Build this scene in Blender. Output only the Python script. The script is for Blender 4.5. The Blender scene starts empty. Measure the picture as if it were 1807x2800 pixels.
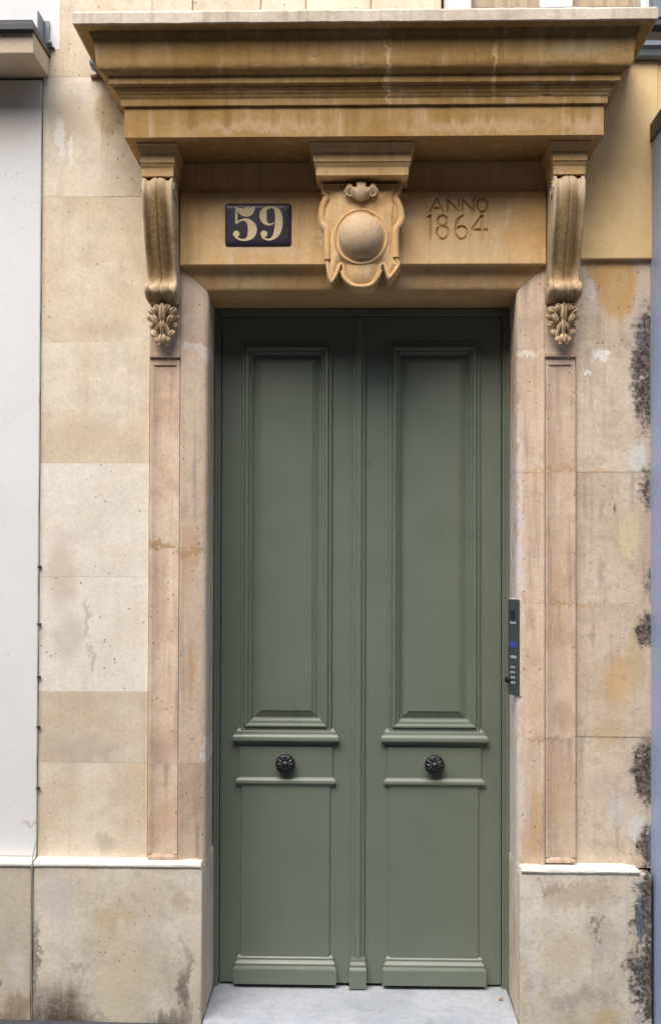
import bpy, bmesh, math, random
from mathutils import Vector, Matrix, noise as mnoise

random.seed(7)
scene = bpy.context.scene
COL = scene.collection

# ------------------------------------------------------------------ camera
CAM_D, CAM_H = 4.2, 1.79           # metres from the wall plane (y = 0), eye height
FPX, VX, VY = 2940.0, 974.0, 1540.0   # survey constants: focal length and wall-normal point in survey units
YAW, PITCH, ROLL = math.radians(1.3), math.radians(0.9), 0.0030
cam_d = bpy.data.cameras.new('camera')
cam = bpy.data.objects.new('camera', cam_d)
COL.objects.link(cam)
cam_d.sensor_fit = 'VERTICAL'
cam_d.sensor_height = 36.0
cam_d.sensor_width = 36.0 * 1807 / 2800
cam_d.lens = FPX / 2800 * 36.0
cam_d.shift_x = -((VX - FPX * math.tan(YAW)) - 903.5) / 2800
cam_d.shift_y = ((VY - FPX * math.tan(PITCH)) - 1400) / 2800
cam_d.clip_end = 500
cam.location = (0, -CAM_D, CAM_H)
cam.rotation_euler = (Matrix.Rotation(YAW, 4, 'Z') @ Matrix.Rotation(math.radians(90) + PITCH, 4, 'X')
                      @ Matrix.Rotation(ROLL, 4, 'Z')).to_euler()
scene.camera = cam

# ------------------------------------------------------------------ light
SUN_EL, SUN_AZ = math.radians(54), math.radians(200)   # soft overcast light from above, slightly left
world = bpy.data.worlds.new('World')
scene.world = world
world.use_nodes = True
wn = world.node_tree
bg = wn.nodes['Background']
sky = wn.nodes.new('ShaderNodeTexSky')
sky.sky_type = 'NISHITA'
sky.sun_disc = False
sky.sun_elevation = SUN_EL
sky.sun_rotation = SUN_AZ
sky.air_density = 1.0
sky.dust_density = 3.0
sky.ozone_density = 1.0
bg.inputs['Strength'].default_value = 0.15
wn.links.new(sky.outputs['Color'], bg.inputs['Color'])
sun_d = bpy.data.lights.new('sun', 'SUN')
sun_d.energy = 1.4
sun_d.angle = math.radians(50)
sun_d.color = (1.0, 0.97, 0.93)
sun = bpy.data.objects.new('sun', sun_d)
COL.objects.link(sun)
sdir = Vector((math.sin(SUN_AZ) * math.cos(SUN_EL), math.cos(SUN_AZ) * math.cos(SUN_EL), math.sin(SUN_EL)))
sun.rotation_euler = sdir.to_track_quat('Z', 'Y').to_euler()
sun.location = (0, -6, 8)

scene.view_settings.view_transform = 'Standard'
scene.view_settings.look = 'None'
scene.view_settings.gamma = 1.0
scene.view_settings.exposure = 1.05
scene.render.engine = 'CYCLES'
scene.cycles.max_bounces = 6
scene.cycles.diffuse_bounces = 3

# ------------------------------------------------------------------ survey helpers
# measured photo positions -> metres on a plane of known depth y (a plain survey of the facade)
_R = cam.rotation_euler.to_matrix()
def survey(px, py, y):
    d = _R @ Vector(((px - (VX - FPX * math.tan(YAW))) / FPX, ((VY - FPX * math.tan(PITCH)) - py) / FPX, -1.0))
    t = (y + CAM_D) / d.y
    return d.x * t, CAM_H + d.z * t
def X(px, y, py=1500): return survey(px, py, y)[0]
def Z(py, y, px=974): return survey(px, py, y)[1]
def lin(r, g, b):
    f = lambda c: ((c / 255) / 12.92 if c / 255 <= 0.04045 else ((c / 255 + 0.055) / 1.055) ** 2.4)
    return (f(r), f(g), f(b), 1.0)

# ------------------------------------------------------------------ materials
class NT:
    def __init__(self, name):
        self.m = bpy.data.materials.new(name)
        self.m.use_nodes = True
        self.t = self.m.node_tree
        self.b = self.t.nodes['Principled BSDF']
    def n(self, typ, **kw):
        nd = self.t.nodes.new(typ)
        for k, v in kw.items():
            setattr(nd, k, v)
        return nd
    def l(self, a, b): self.t.links.new(a, b)
    def val(self, sock, v):
        if hasattr(v, 'node'): self.l(v, sock)
        else: sock.default_value = v
    def math(self, op, a, b=0.0, clamp=False):
        nd = self.n('ShaderNodeMath', operation=op, use_clamp=clamp)
        self.val(nd.inputs[0], a); self.val(nd.inputs[1], b)
        return nd.outputs[0]
    def vmath(self, op, a, b=(0, 0, 0)):
        nd = self.n('ShaderNodeVectorMath', operation=op)
        self.val(nd.inputs[0], a); self.val(nd.inputs[1], b)
        return nd.outputs['Value'] if op in ('LENGTH', 'DOT_PRODUCT') else nd.outputs[0]
    def noise(self, vec, scale, detail=4, rough=0.55, col=False):
        nd = self.n('ShaderNodeTexNoise')
        self.l(vec, nd.inputs['Vector'])
        nd.inputs['Scale'].default_value = scale
        nd.inputs['Detail'].default_value = detail
        nd.inputs['Roughness'].default_value = rough
        return nd.outputs['Color' if col else 'Fac']
    def ramp(self, v, a, b, lo=0.0, hi=1.0):
        nd = self.n('ShaderNodeMapRange', interpolation_type='SMOOTHSTEP')
        self.val(nd.inputs['Value'], v)
        nd.inputs['From Min'].default_value = a; nd.inputs['From Max'].default_value = b
        nd.inputs['To Min'].default_value = lo; nd.inputs['To Max'].default_value = hi
        return nd.outputs[0]
    def mix(self, f, a, b, blend='MIX'):
        nd = self.n('ShaderNodeMix', data_type='RGBA', blend_type=blend)
        self.val(nd.inputs[0], f); self.val(nd.inputs[6], a); self.val(nd.inputs[7], b)
        return nd.outputs[2]
    def scalec(self, col, f):
        nd = self.n('ShaderNodeVectorMath', operation='SCALE')
        self.val(nd.inputs[0], col if hasattr(col, 'node') else col[:3]); self.val(nd.inputs['Scale'], f)
        return nd.outputs[0]
    def bump(self, h, strength, dist):
        nd = self.n('ShaderNodeBump')
        nd.inputs['Strength'].default_value = strength
        nd.inputs['Distance'].default_value = dist
        self.l(h, nd.inputs['Height'])
        self.l(nd.outputs[0], self.b.inputs['Normal'])

def stone(name, c1, c2, c3, pits=0.5, streak=0.35, blot=(), rough=0.85, var=0.10, bumpd=0.004, warp=0.10, specks=None, grain=1.0, cloud=1.0, grime=()):
    """weathered limestone: cloudy tone, vertical wash streaks, pits, and placed patches: stains, some painted light and shade"""
    k = NT(name)
    P = k.n('ShaderNodeNewGeometry').outputs['Position']
    rnd = k.n('ShaderNodeObjectInfo').outputs['Random']
    seedv = k.n('ShaderNodeCombineXYZ')
    k.l(k.math('MULTIPLY', rnd, 7.0), seedv.inputs[1])
    Q = k.vmath('ADD', P, seedv.outputs[0])
    n1 = k.noise(Q, 2.8, 3, 0.62)
    col = k.mix(k.ramp(n1, 0.38, 0.64), c1, c2)
    mid = k.noise(Q, 11.0, 3, 0.65)
    col = k.mix(k.math('MULTIPLY', k.ramp(mid, 0.47, 0.72), 0.45), col, c3)
    S = k.vmath('MULTIPLY', Q, (30, 30, 1.8))
    ns = k.noise(S, 1.0, 2, 0.6)
    col = k.mix(k.math('MULTIPLY', k.ramp(ns, 0.50, 0.78), streak), col, c3)
    col = k.mix(k.math('MULTIPLY', k.ramp(ns, 0.44, 0.22), streak * 0.45), col, lin(236, 226, 210))
    fine = k.noise(Q, 80.0, 1, 0.7)
    col = k.scalec(col, k.ramp(fine, 0.2, 0.8, 1 - 0.07 * grain, 1 + 0.06 * grain))
    col = k.scalec(col, k.ramp(mid, 0.3, 0.7, 1 - 0.07 * cloud, 1 + 0.05 * cloud))
    if blot:
        wc = k.n('ShaderNodeCombineXYZ')
        k.l(k.math('ADD', mid, k.math('MULTIPLY', fine, 0.25)), wc.inputs[0]); k.l(k.math('ADD', ns, k.math('MULTIPLY', fine, 0.25)), wc.inputs[2])
        W = k.vmath('ADD', P, k.scalec(k.vmath('SUBTRACT', wc.outputs[0], (0.625, 0, 0.625)), warp))
        for (bx, bz, rx, rz, bc, al, soft) in blot:
            d = k.vmath('LENGTH', k.vmath('MULTIPLY', k.vmath('SUBTRACT', W, (bx, 0, bz)), (1 / rx, 0, 1 / rz)))
            f = k.math('MULTIPLY', k.ramp(d, 1.0 - soft, 1.0, 1.0, 0.0), k.math('MULTIPLY', k.ramp(fine, 0.3, 0.55, 0.7, 1.0), al))
            col = k.mix(f, col, bc)
    if grime:      # flat black soot and flaking where the drip runs
        dk = None
        for (bx, bz, rx, rz, al) in grime:
            d = k.vmath('LENGTH', k.vmath('MULTIPLY', k.vmath('SUBTRACT', W, (bx, 0, bz)), (1 / rx, 0, 1 / rz)))
            f = k.math('MULTIPLY', k.ramp(d, 0.30, 1.0, 1.0, 0.0), al)
            dk = f if dk is None else k.math('MAXIMUM', dk, f)
        g2 = k.noise(P, 38.0, 4, 0.72)
        gs = k.math('ADD', dk, k.math('MULTIPLY', k.math('SUBTRACT', g2, 0.5), 2.4))
        col = k.mix(k.math('MULTIPLY', k.ramp(gs, 0.08, 0.55), 0.6), col, lin(158, 146, 134))
        df = k.ramp(gs, 0.40, 0.78)
        dcol = k.mix(k.ramp(fine, 0.36, 0.66), lin(50, 45, 42), lin(120, 111, 104))
        dcol = k.mix(k.ramp(mid, 0.60, 0.68), dcol, lin(196, 188, 178))
        dcol = k.mix(k.math('MULTIPLY', k.ramp(ns, 0.60, 0.66), 0.55), dcol, lin(92, 108, 136))
        col = k.mix(k.math('MULTIPLY', df, 0.92), col, dcol)
    hair = k.math('MULTIPLY', k.ramp(k.math('ABSOLUTE', k.math('SUBTRACT', mid, 0.52)), 0.0, 0.010, 1.0, 0.0), k.ramp(k.math('ADD', n1, k.math('MULTIPLY', fine, 0.5)), 0.80, 0.90))
    col = k.mix(k.math('MULTIPLY', hair, 0.30), col, lin(120, 104, 88))
    # pits: scattered voids of the limestone
    v = k.n('ShaderNodeTexVoronoi')
    v.inputs['Scale'].default_value = 52.0
    k.l(Q, v.inputs['Vector'])
    sep = k.n('ShaderNodeSeparateColor'); k.l(v.outputs['Color'], sep.inputs[0])
    gate = k.math('GREATER_THAN', k.math('ADD', sep.outputs[0], k.math('MULTIPLY', n1, 1.7)), 1.98 - 0.30 * pits)
    size = k.math('MULTIPLY', sep.outputs[1], 0.17)
    pit = k.math('MULTIPLY', k.math('LESS_THAN', k.math('ADD', v.outputs['Distance'], k.math('MULTIPLY', fine, 0.12)), k.math('ADD', size, 0.10)), gate)
    col = k.mix(k.math('MULTIPLY', pit, 0.72), col, specks or lin(96, 84, 70))
    col = k.scalec(col, k.math('ADD', k.math('MULTIPLY', rnd, var), 1.0 - var * 0.5))
    k.l(col, k.b.inputs['Base Color'])
    k.b.inputs['Roughness'].default_value = rough
    k.b.inputs['Specular IOR Level'].default_value = 0.25
    h = k.math('ADD', k.math('MULTIPLY', fine, 0.3 * grain), k.math('MULTIPLY', mid, 0.8))
    k.bump(h, 0.6, bumpd)
    return k.m

def paint(name, c, rough=0.4, var=0.06, spec=0.5, metal=0.0, nscale=6.0, bumpd=0.0006, dirt=None):
    k = NT(name)
    P = k.n('ShaderNodeNewGeometry').outputs['Position']
    n = k.noise(P, nscale, 5, 0.6)
    f = k.noise(k.vmath('MULTIPLY', P, (90, 90, 14)), 1.0, 2, 0.5)
    col = k.scalec(c, k.ramp(n, 0.25, 0.75, 1 - var, 1 + var))
    if dirt:
        g = k.noise(P, 17.0, 6, 0.7)
        col = k.mix(k.math('MULTIPLY', k.ramp(g, 0.55, 0.75), dirt[1]), col, dirt[0])
    k.l(col, k.b.inputs['Base Color'])
    k.l(k.ramp(n, 0.2, 0.8, rough - 0.06, rough + 0.08), k.b.inputs['Roughness'])
    k.b.inputs['Specular IOR Level'].default_value = spec
    k.b.inputs['Metallic'].default_value = metal
    k.bump(f, 0.5, bumpd)
    return k.m

def GR(px, py, rx, ry, al): 
    return (*survey(px, py, 0), rx * CAM_D / FPX, ry * CAM_D / FPX, al)
def B(px, py, rx, ry, col, al, soft=0.7, y=0.0):
    s = (CAM_D + y) / FPX
    return (*survey(px, py, y), rx * s, ry * s, col, al, soft)

DARK = lin(70, 62, 54)
GRIME = lin(118, 106, 92)
PALE = lin(238, 231, 218)
OCHRE = lin(196, 158, 106)
M = {}
M['wall'] = stone('limestone_ashlar', lin(230, 218, 196), lin(218, 200, 172), lin(198, 178, 152), cloud=1.5, pits=0.85, streak=0.3, var=0.14, blot=[
    B(200, 330, 90, 110, lin(186, 168, 146), 0.55), B(165, 380, 16, 70, lin(240, 236, 228), 0.7, 0.5), B(195, 410, 10, 60, lin(240, 236, 228), 0.7, 0.5),
    B(300, 310, 50, 75, lin(172, 146, 108), 0.75, 0.4), B(230, 260, 22, 60, lin(214, 206, 196), 0.5),  # first patch paints in the soft shadow and stain beside the cornice
    B(240, 1180, 120, 60, lin(205, 184, 158), 0.55), B(150, 1620, 40, 190, lin(196, 178, 158), 0.55), B(210, 1780, 60, 120, lin(190, 176, 160), 0.35),
    B(220, 2050, 150, 60, lin(184, 172, 158), 0.45), B(290, 2310, 40, 40, GRIME, 0.35), B(300, 900, 120, 40, lin(194, 172, 144), 0.5)])
M['wall_light'] = stone('limestone_pale_block', lin(238, 230, 214), lin(230, 220, 202), lin(210, 196, 176), pits=1.05, streak=0.28, var=0.03, blot=[
    B(170, 1560, 60, 150, lin(198, 180, 160), 0.6), B(190, 1750, 60, 100, lin(194, 180, 164), 0.5), B(235, 1690, 8, 70, lin(176, 162, 146), 0.5, 0.5), B(250, 1800, 7, 60, lin(176, 162, 146), 0.5, 0.5)])
M['pink'] = stone('limestone_pink', lin(222, 200, 174), lin(210, 180, 152), lin(172, 150, 138), pits=1.4, streak=0.75, cloud=2.2, var=0.10, bumpd=0.005, blot=[
    B(405, 1490, 90, 14, lin(176, 142, 98), 0.85, 0.4), B(520, 1510, 50, 14, lin(176, 142, 98), 0.75, 0.4), B(440, 2060, 60, 60, lin(164, 142, 128), 0.5),
    B(572, 1600, 13, 640, lin(206, 196, 182), 0.6, 0.6), B(572, 2300, 14, 300, lin(206, 200, 192), 0.7, 0.6), B(520, 1830, 12, 120, lin(200, 150, 104), 0.6), B(560, 2060, 8, 50, lin(232, 226, 214), 0.8, 0.4), B(520, 1500, 30, 120, lin(206, 160, 116), 0.4),
    B(535, 945, 50, 12, lin(236, 226, 212), 0.8, 0.5), B(560, 965, 14, 26, lin(230, 218, 202), 0.7, 0.5),
    B(1440, 965, 40, 12, lin(234, 224, 208), 0.8, 0.5), B(1418, 1600, 14, 700, lin(216, 212, 208), 0.75, 0.6), B(1412, 2250, 26, 330, lin(216, 212, 200), 0.8, 0.5),
    B(1450, 1690, 22, 50, lin(160, 132, 112), 0.6), B(1462, 2240, 16, 150, lin(206, 172, 124), 0.7), B(1530, 2200, 30, 110, lin(216, 190, 154), 0.6),
    B(1540, 1960, 40, 60, lin(178, 146, 116), 0.6), B(1540, 1650, 60, 8, lin(184, 148, 100), 0.7), B(1500, 1286, 120, 9, lin(192, 158, 110), 0.7),
    B(1500, 2020, 90, 10, lin(180, 148, 118), 0.7)])
M['ochre_stone'] = stone('limestone_ochre', lin(230, 194, 142), lin(220, 178, 122), lin(196, 152, 100), pits=0.3, streak=0.5, cloud=1.4, var=0.08, bumpd=0.004, blot=[  # frieze foot painted lighter, its top darker, as the cornice shades it
    B(720, 690, 180, 28, lin(222, 196, 160), 0.6, 0.8), B(1250, 690, 200, 30, lin(220, 190, 150), 0.6, 0.8),
    B(635, 740, 9, 75, lin(224, 196, 152), 0.6, 0.6), B(1105, 750, 9, 70, lin(226, 204, 170), 0.65, 0.6), B(1340, 740, 9, 60, lin(222, 196, 152), 0.5, 0.6),
    B(1378, 600, 9, 80, lin(230, 208, 174), 0.6, 0.6), B(1352, 660, 8, 60, lin(230, 208, 174), 0.55, 0.6), B(560, 560, 60, 60, lin(170, 128, 70), 0.4),
    B(1330, 565, 90, 40, lin(166, 124, 72), 0.35), B(880, 660, 12, 30, lin(236, 220, 196), 0.7)])
M['cornice'] = stone('limestone_cornice', lin(186, 150, 98), lin(172, 134, 76), lin(138, 104, 58), pits=0.15, streak=0.55, cloud=1.4, var=0.04, bumpd=0.003, blot=[
    B(1062, 190, 9, 130, lin(226, 200, 156), 0.8, 0.7, -.35), B(1352, 190, 9, 110, lin(222, 196, 150), 0.7, 0.6, -.35), B(700, 345, 300, 24, lin(206, 172, 138), 0.6, 0.8, -.28),
    B(1300, 345, 300, 24, lin(206, 172, 138), 0.6, 0.8, -.28), B(1600, 340, 90, 36, lin(212, 180, 146), 0.6, 0.8, -.28), B(1580, 130, 120, 34, lin(184, 168, 130), 0.6, 0.7, -.38)])
M['boss'] = stone('limestone_boss', lin(208, 180, 146), lin(198, 168, 132), lin(186, 154, 116), pits=0.4, streak=0.1, var=0.02, bumpd=0.003)
M['cornice_cap'] = stone('limestone_weathered_cap', lin(222, 208, 188), lin(204, 190, 168), lin(150, 146, 120), pits=0.3, streak=0.5, cloud=1.5, var=0.04, bumpd=0.005)
M['console'] = stone('limestone_console', lin(212, 190, 156), lin(198, 170, 132), lin(160, 136, 106), pits=0.3, streak=0.7, cloud=1.6, var=0.05, bumpd=0.004, warp=0.05, blot=[  # brown patina, plus painted shade on down-facing middle, under scroll and leaf head
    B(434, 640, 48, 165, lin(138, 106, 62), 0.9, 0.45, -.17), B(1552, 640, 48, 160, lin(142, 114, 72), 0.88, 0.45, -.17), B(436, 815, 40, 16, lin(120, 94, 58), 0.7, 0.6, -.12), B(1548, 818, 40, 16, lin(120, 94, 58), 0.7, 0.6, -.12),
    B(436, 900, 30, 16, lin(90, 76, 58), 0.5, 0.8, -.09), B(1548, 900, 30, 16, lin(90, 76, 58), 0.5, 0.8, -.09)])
GRIME_R = [GR(1766, 1010, 56, 250, 1.0), GR(1775, 1330, 44, 100, .7), GR(1772, 1725, 54, 70, 1.0), GR(1780, 1580, 34, 70, .6), GR(1772, 2110, 66, 130, 1.15), GR(1776, 2310, 52, 80, 1.0), GR(1764, 2470, 74, 150, 1.0), GR(1760, 2640, 76, 150, .92), GR(1770, 2750, 44, 60, .8)]
PLC = (lin(222, 213, 194), lin(206, 194, 172), lin(176, 166, 154))
PLB = [
    B(165, 2440, 60, 110, lin(194, 188, 182), 0.7), B(320, 2500, 80, 45, lin(186, 160, 118), 0.6), B(335, 2630, 105, 200, lin(214, 200, 170), 0.65, 0.75), B(330, 2700, 80, 110, lin(212, 202, 174), 0.6, 0.7),
    B(180, 2750, 100, 120, lin(100, 86, 72), 0.9, 0.85), B(160, 2800, 200, 70, lin(84, 72, 60), 0.9, 0.8), B(118, 2620, 16, 160, lin(120, 108, 96), 0.75, 0.6), B(225, 2630, 60, 16, lin(170, 158, 146), 0.6),
    B(508, 2700, 34, 90, lin(104, 96, 88), 0.8, 0.8), B(465, 2785, 100, 44, lin(110, 100, 90), 0.8, 0.8), B(495, 2460, 30, 60, lin(178, 156, 128), 0.6), B(520, 2620, 12, 90, lin(140, 128, 116), 0.5),
    B(541, 2600, 13, 240, lin(216, 206, 186), 0.7, 0.3), B(1444, 2600, 15, 220, lin(214, 210, 202), 0.75, 0.3), B(1560, 2430, 130, 50, lin(184, 166, 148), 0.7), B(1500, 2410, 60, 22, lin(160, 140, 122), 0.7), B(1640, 2560, 60, 110, lin(176, 166, 156), 0.65), B(1632, 2530, 7, 60, lin(142, 120, 98), 0.8, 0.5),
    B(1540, 2590, 80, 80, lin(206, 192, 166), 0.8), B(1560, 2715, 100, 30, lin(168, 160, 150), 0.6), B(1660, 2770, 60, 40, lin(196, 170, 124), 0.7), B(1700, 2500, 22, 40, lin(206, 196, 186), 0.7, 0.4)]
M['plinth'] = stone('plinth_stone', *PLC, pits=0.5, streak=0.25, var=0.02, bumpd=0.006, warp=0.16, cloud=2.2, blot=PLB)
M['plinth_right'] = stone('plinth_stone_right', *PLC, pits=0.5, streak=0.25, var=0.02, bumpd=0.006, warp=0.16, cloud=2.2, blot=PLB, grime=GRIME_R)
M['ledge'] = stone('plinth_ledge_stone', lin(236, 232, 222), lin(224, 218, 204), lin(200, 192, 178), pits=0.1, streak=0.1, var=0.03, bumpd=0.003)  # lighter tone paints the skyward brightness into the ledge
M['right_wall'] = stone('limestone_patched', c1=lin(220, 204, 180), c2=lin(208, 188, 162), c3=lin(172, 152, 138), grime=GRIME_R, cloud=2.4, pits=1.15, streak=0.6, var=0.08, bumpd=0.006, warp=0.07, blot=[
    B(1685, 770, 60, 120, lin(206, 164, 102), 0.9, 0.35), B(1640, 735, 50, 50, lin(206, 164, 102), 0.85, 0.4), B(1745, 900, 40, 140, lin(214, 204, 192), 0.6), B(1610, 800, 20, 40, lin(226, 218, 208), 0.8, 0.5),
    B(1642, 968, 24, 22, lin(240, 236, 230), 0.95, 0.3), B(1602, 1014, 9, 9, lin(240, 238, 234), 0.9, 0.4), B(1722, 1470, 34, 90, lin(222, 204, 164), 0.85, 0.5),
    B(1690, 1860, 60, 110, lin(208, 168, 112), 0.75, 0.8), B(1660, 2010, 60, 60, lin(192, 164, 120), 0.6), B(1610, 1760, 40, 120, lin(214, 192, 172), 0.6), B(1740, 1800, 36, 130, lin(200, 178, 132), 0.7, 0.5),
    B(1640, 1560, 12, 50, lin(168, 154, 140), 0.6), B(1640, 1400, 8, 40, lin(160, 148, 138), 0.5), B(1680, 1385, 6, 22, lin(150, 112, 84), 0.9, 0.5), B(1622, 1730, 7, 55, lin(168, 142, 116), 0.5),
    B(1745, 1250, 30, 60, lin(222, 220, 214), 0.8, 0.5), B(1745, 2270, 36, 44, lin(220, 214, 208), 0.95, 0.35), B(1690, 2210, 36, 60, lin(206, 204, 202), 0.6), B(1650, 2150, 60, 60, lin(192, 176, 156), 0.5),
    B(1500, 1655, 200, 9, lin(192, 152, 96), 0.6), B(1640, 1288, 60, 9, lin(206, 172, 116), 0.7), B(1745, 960, 22, 120, lin(120, 108, 98), 0.6)])
M['white_plaster'] = stone('white_plaster', lin(232, 231, 228), lin(228, 227, 224), lin(222, 219, 214), grain=0.25, cloud=0.35, pits=-1.5, streak=0.06, var=0.02, bumpd=0.0012, blot=[
    B(85, 2255, 30, 9, lin(190, 172, 152), 0.6, 0.6), B(20, 1780, 8, 10, lin(204, 196, 188), 0.5), B(40, 300, 120, 160, lin(216, 196, 170), 0.5)])  # last patch: warm shade below the sill, painted into the plaster
M['beige_plaster'] = stone('beige_plaster', lin(236, 206, 154), lin(228, 196, 142), lin(218, 186, 134), pits=-0.2, streak=0.12, var=0.03, bumpd=0.003, grain=0.6)
M['sill'] = stone('sill_stone', lin(214, 196, 170), lin(206, 188, 162), lin(186, 172, 152), pits=0.1, streak=0.2, var=0.03, bumpd=0.003)
M['neighbour_plinth'] = stone('neighbour_plinth_stone', lin(206, 194, 174), lin(198, 186, 166), lin(184, 172, 156), pits=0.4, streak=0.25, var=0.02, bumpd=0.004, blot=[
    B(60, 2735, 60, 40, lin(140, 116, 90), 0.7), B(30, 2770, 90, 30, lin(120, 98, 76), 0.75), B(60, 2640, 40, 60, lin(216, 210, 202), 0.6), B(18, 2690, 5, 26, lin(70, 62, 56), 0.8, 0.6)])
M['threshold'] = stone('threshold_stone', lin(182, 187, 193), lin(168, 174, 181), lin(136, 135, 132), pits=0.35, streak=0.25, var=0.02, bumpd=0.006, blot=[])
M['green'] = paint('green_gloss_paint', lin(111, 120, 106), rough=0.32, var=0.04, bumpd=0.0003)
M['iron'] = paint('black_iron', lin(24, 24, 27), rough=0.4, var=0.15, spec=0.6)
M['enamel'] = paint('navy_enamel', lin(56, 46, 58), rough=0.3, var=0.1, spec=0.5)
M['numeral'] = paint('cream_enamel', lin(232, 206, 158), rough=0.4, var=0.05)
M['steel'] = paint('grey_steel', lin(84, 86, 84), rough=0.42, var=0.05, metal=0.3)
M['black_glass'] = paint('black_glass', lin(30, 44, 52), rough=0.12, var=0.02, spec=0.6)
M['print'] = paint('pale_print', lin(168, 170, 168), rough=0.5)
M['caulk'] = paint('cream_sealant', lin(222, 212, 182), rough=0.6)
M['zinc'] = paint('zinc_sheet', lin(120, 128, 136), rough=0.5, var=0.12, metal=0.3)
M['dark_metal'] = paint('dark_metal', lin(58, 60, 62), rough=0.5, var=0.15)
M['pale_blue'] = paint('pale_blue_paint', lin(166, 182, 212), rough=0.42, var=0.05, dirt=(lin(150, 146, 140), 0.12), nscale=3)
M['white_paint'] = paint('white_window_paint', lin(226, 228, 230), rough=0.45)
M['curtain'] = paint('orange_curtain', lin(240, 204, 150), rough=0.9, var=0.12)
M['rust'] = paint('rusty_iron', lin(112, 76, 56), rough=0.8, var=0.3, nscale=40)
M['cable'] = paint('grey_green_cable', lin(150, 160, 150), rough=0.6)
M['leaf'] = paint('dry_leaf', lin(170, 98, 50), rough=0.7, var=0.2, nscale=60)
M['shade'] = paint('dark_interior', lin(40, 34, 30), rough=0.9)
def lit(name, c, e):
    k = NT(name)
    k.b.inputs['Base Color'].default_value = c
    k.b.inputs['Emission Color'].default_value = c
    k.b.inputs['Emission Strength'].default_value = e
    k.b.inputs['Roughness'].default_value = 0.3
    return k.m
M['display'] = lit('blue_display', lin(62, 68, 150), 0.12)
def glass():
    k = NT('window_glass')
    k.b.inputs['Base Color'].default_value = (0.9, 0.92, 0.92, 1)
    k.b.inputs['Roughness'].default_value = 0.05
    k.b.inputs['Transmission Weight'].default_value = 0.9
    k.b.inputs['IOR'].default_value = 1.1
    return k.m
M['glass'] = glass()
def asphalt(name, c1, c2):
    k = NT(name)
    P = k.n('ShaderNodeNewGeometry').outputs['Position']
    a = k.noise(P, 180, 3, 0.7); b = k.noise(P, 2.5, 5, 0.6)
    col = k.mix(k.ramp(a, 0.35, 0.7), c1, c2)
    col = k.scalec(col, k.ramp(b, 0.2, 0.8, 0.75, 1.2))
    k.l(col, k.b.inputs['Base Color'])
    k.b.inputs['Roughness'].default_value = 0.85
    k.bump(a, 0.7, 0.004)
    return k.m
M['asphalt'] = asphalt('asphalt', (0.035, 0.036, 0.04, 1), (0.08, 0.08, 0.085, 1))
M['pave'] = asphalt('pavement_asphalt', (0.045, 0.047, 0.055, 1), (0.11, 0.112, 0.125, 1))
M['kerb'] = stone('granite_kerb', lin(160, 158, 154), lin(146, 144, 142), lin(120, 118, 116), pits=0.4, streak=0.0, var=0.1)

# ------------------------------------------------------------------ mesh helpers
def link(name, me, mat, parent=None):
    o = bpy.data.objects.new(name, me)
    COL.objects.link(o)
    if mat is not None and not me.materials:
        me.materials.append(mat)
    if parent is not None:
        o.parent = parent
    return o
def obj(name, bm, mat, parent=None, bev=0.0, seg=1, smooth=False, ang=35):
    bmesh.ops.remove_doubles(bm, verts=bm.verts, dist=1e-6)
    bmesh.ops.recalc_face_normals(bm, faces=bm.faces)
    if bev > 0:
        es = [e for e in bm.edges if len(e.link_faces) == 2 and e.calc_face_angle(0) > math.radians(ang)]
        bmesh.ops.bevel(bm, geom=es, offset=bev, segments=seg, affect='EDGES', clamp_overlap=True, profile=0.6)
    me = bpy.data.meshes.new(name)
    bm.to_mesh(me); bm.free()
    if smooth:
        me.polygons.foreach_set('use_smooth', [True] * len(me.polygons))
        me.set_sharp_from_angle(angle=math.radians(smooth if smooth is not True else 40))
    return link(name, me, mat, parent)
def thing(name, label, cat, loc=(0, 0, 0), group=None):
    o = bpy.data.objects.new(name, None)
    COL.objects.link(o)
    o.empty_display_size = 0.1
    tag(o, label, cat, group, 'thing')
    return o
def tag(o, label=None, cat=None, group=None, kind=None):
    if label: o['label'] = label
    if cat: o['category'] = cat
    if group: o['group'] = group
    if kind: o['kind'] = kind
    return o
def add_box(bm, x0, x1, y0, y1, z0, z1):
    vs = [bm.verts.new(p) for p in ((x0, y0, z0), (x1, y0, z0), (x1, y1, z0), (x0, y1, z0), (x0, y0, z1), (x1, y0, z1), (x1, y1, z1), (x0, y1, z1))]
    for f in ((0, 1, 2, 3), (4, 5, 6, 7), (0, 1, 5, 4), (1, 2, 6, 5), (2, 3, 7, 6), (3, 0, 4, 7)):
        bm.faces.new([vs[i] for i in f])
def box(name, x0, x1, y0, y1, z0, z1, mat, parent=None, bev=0.002, seg=1, **kw):
    bm = bmesh.new(); add_box(bm, x0, x1, y0, y1, z0, z1)
    return obj(name, bm, mat, parent, bev, seg, **kw)
def add_loft(bm, rings, cap=True, closed=True):
    vr = [[bm.verts.new(p) for p in r] for r in rings]
    n = len(rings[0])
    for a, b in zip(vr, vr[1:]):
        for i in range(n if closed else n - 1):
            j = (i + 1) % n
            bm.faces.new((a[i], a[j], b[j], b[i]))
    if cap:
        bm.faces.new(vr[0]); bm.faces.new(list(reversed(vr[-1])))
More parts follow.
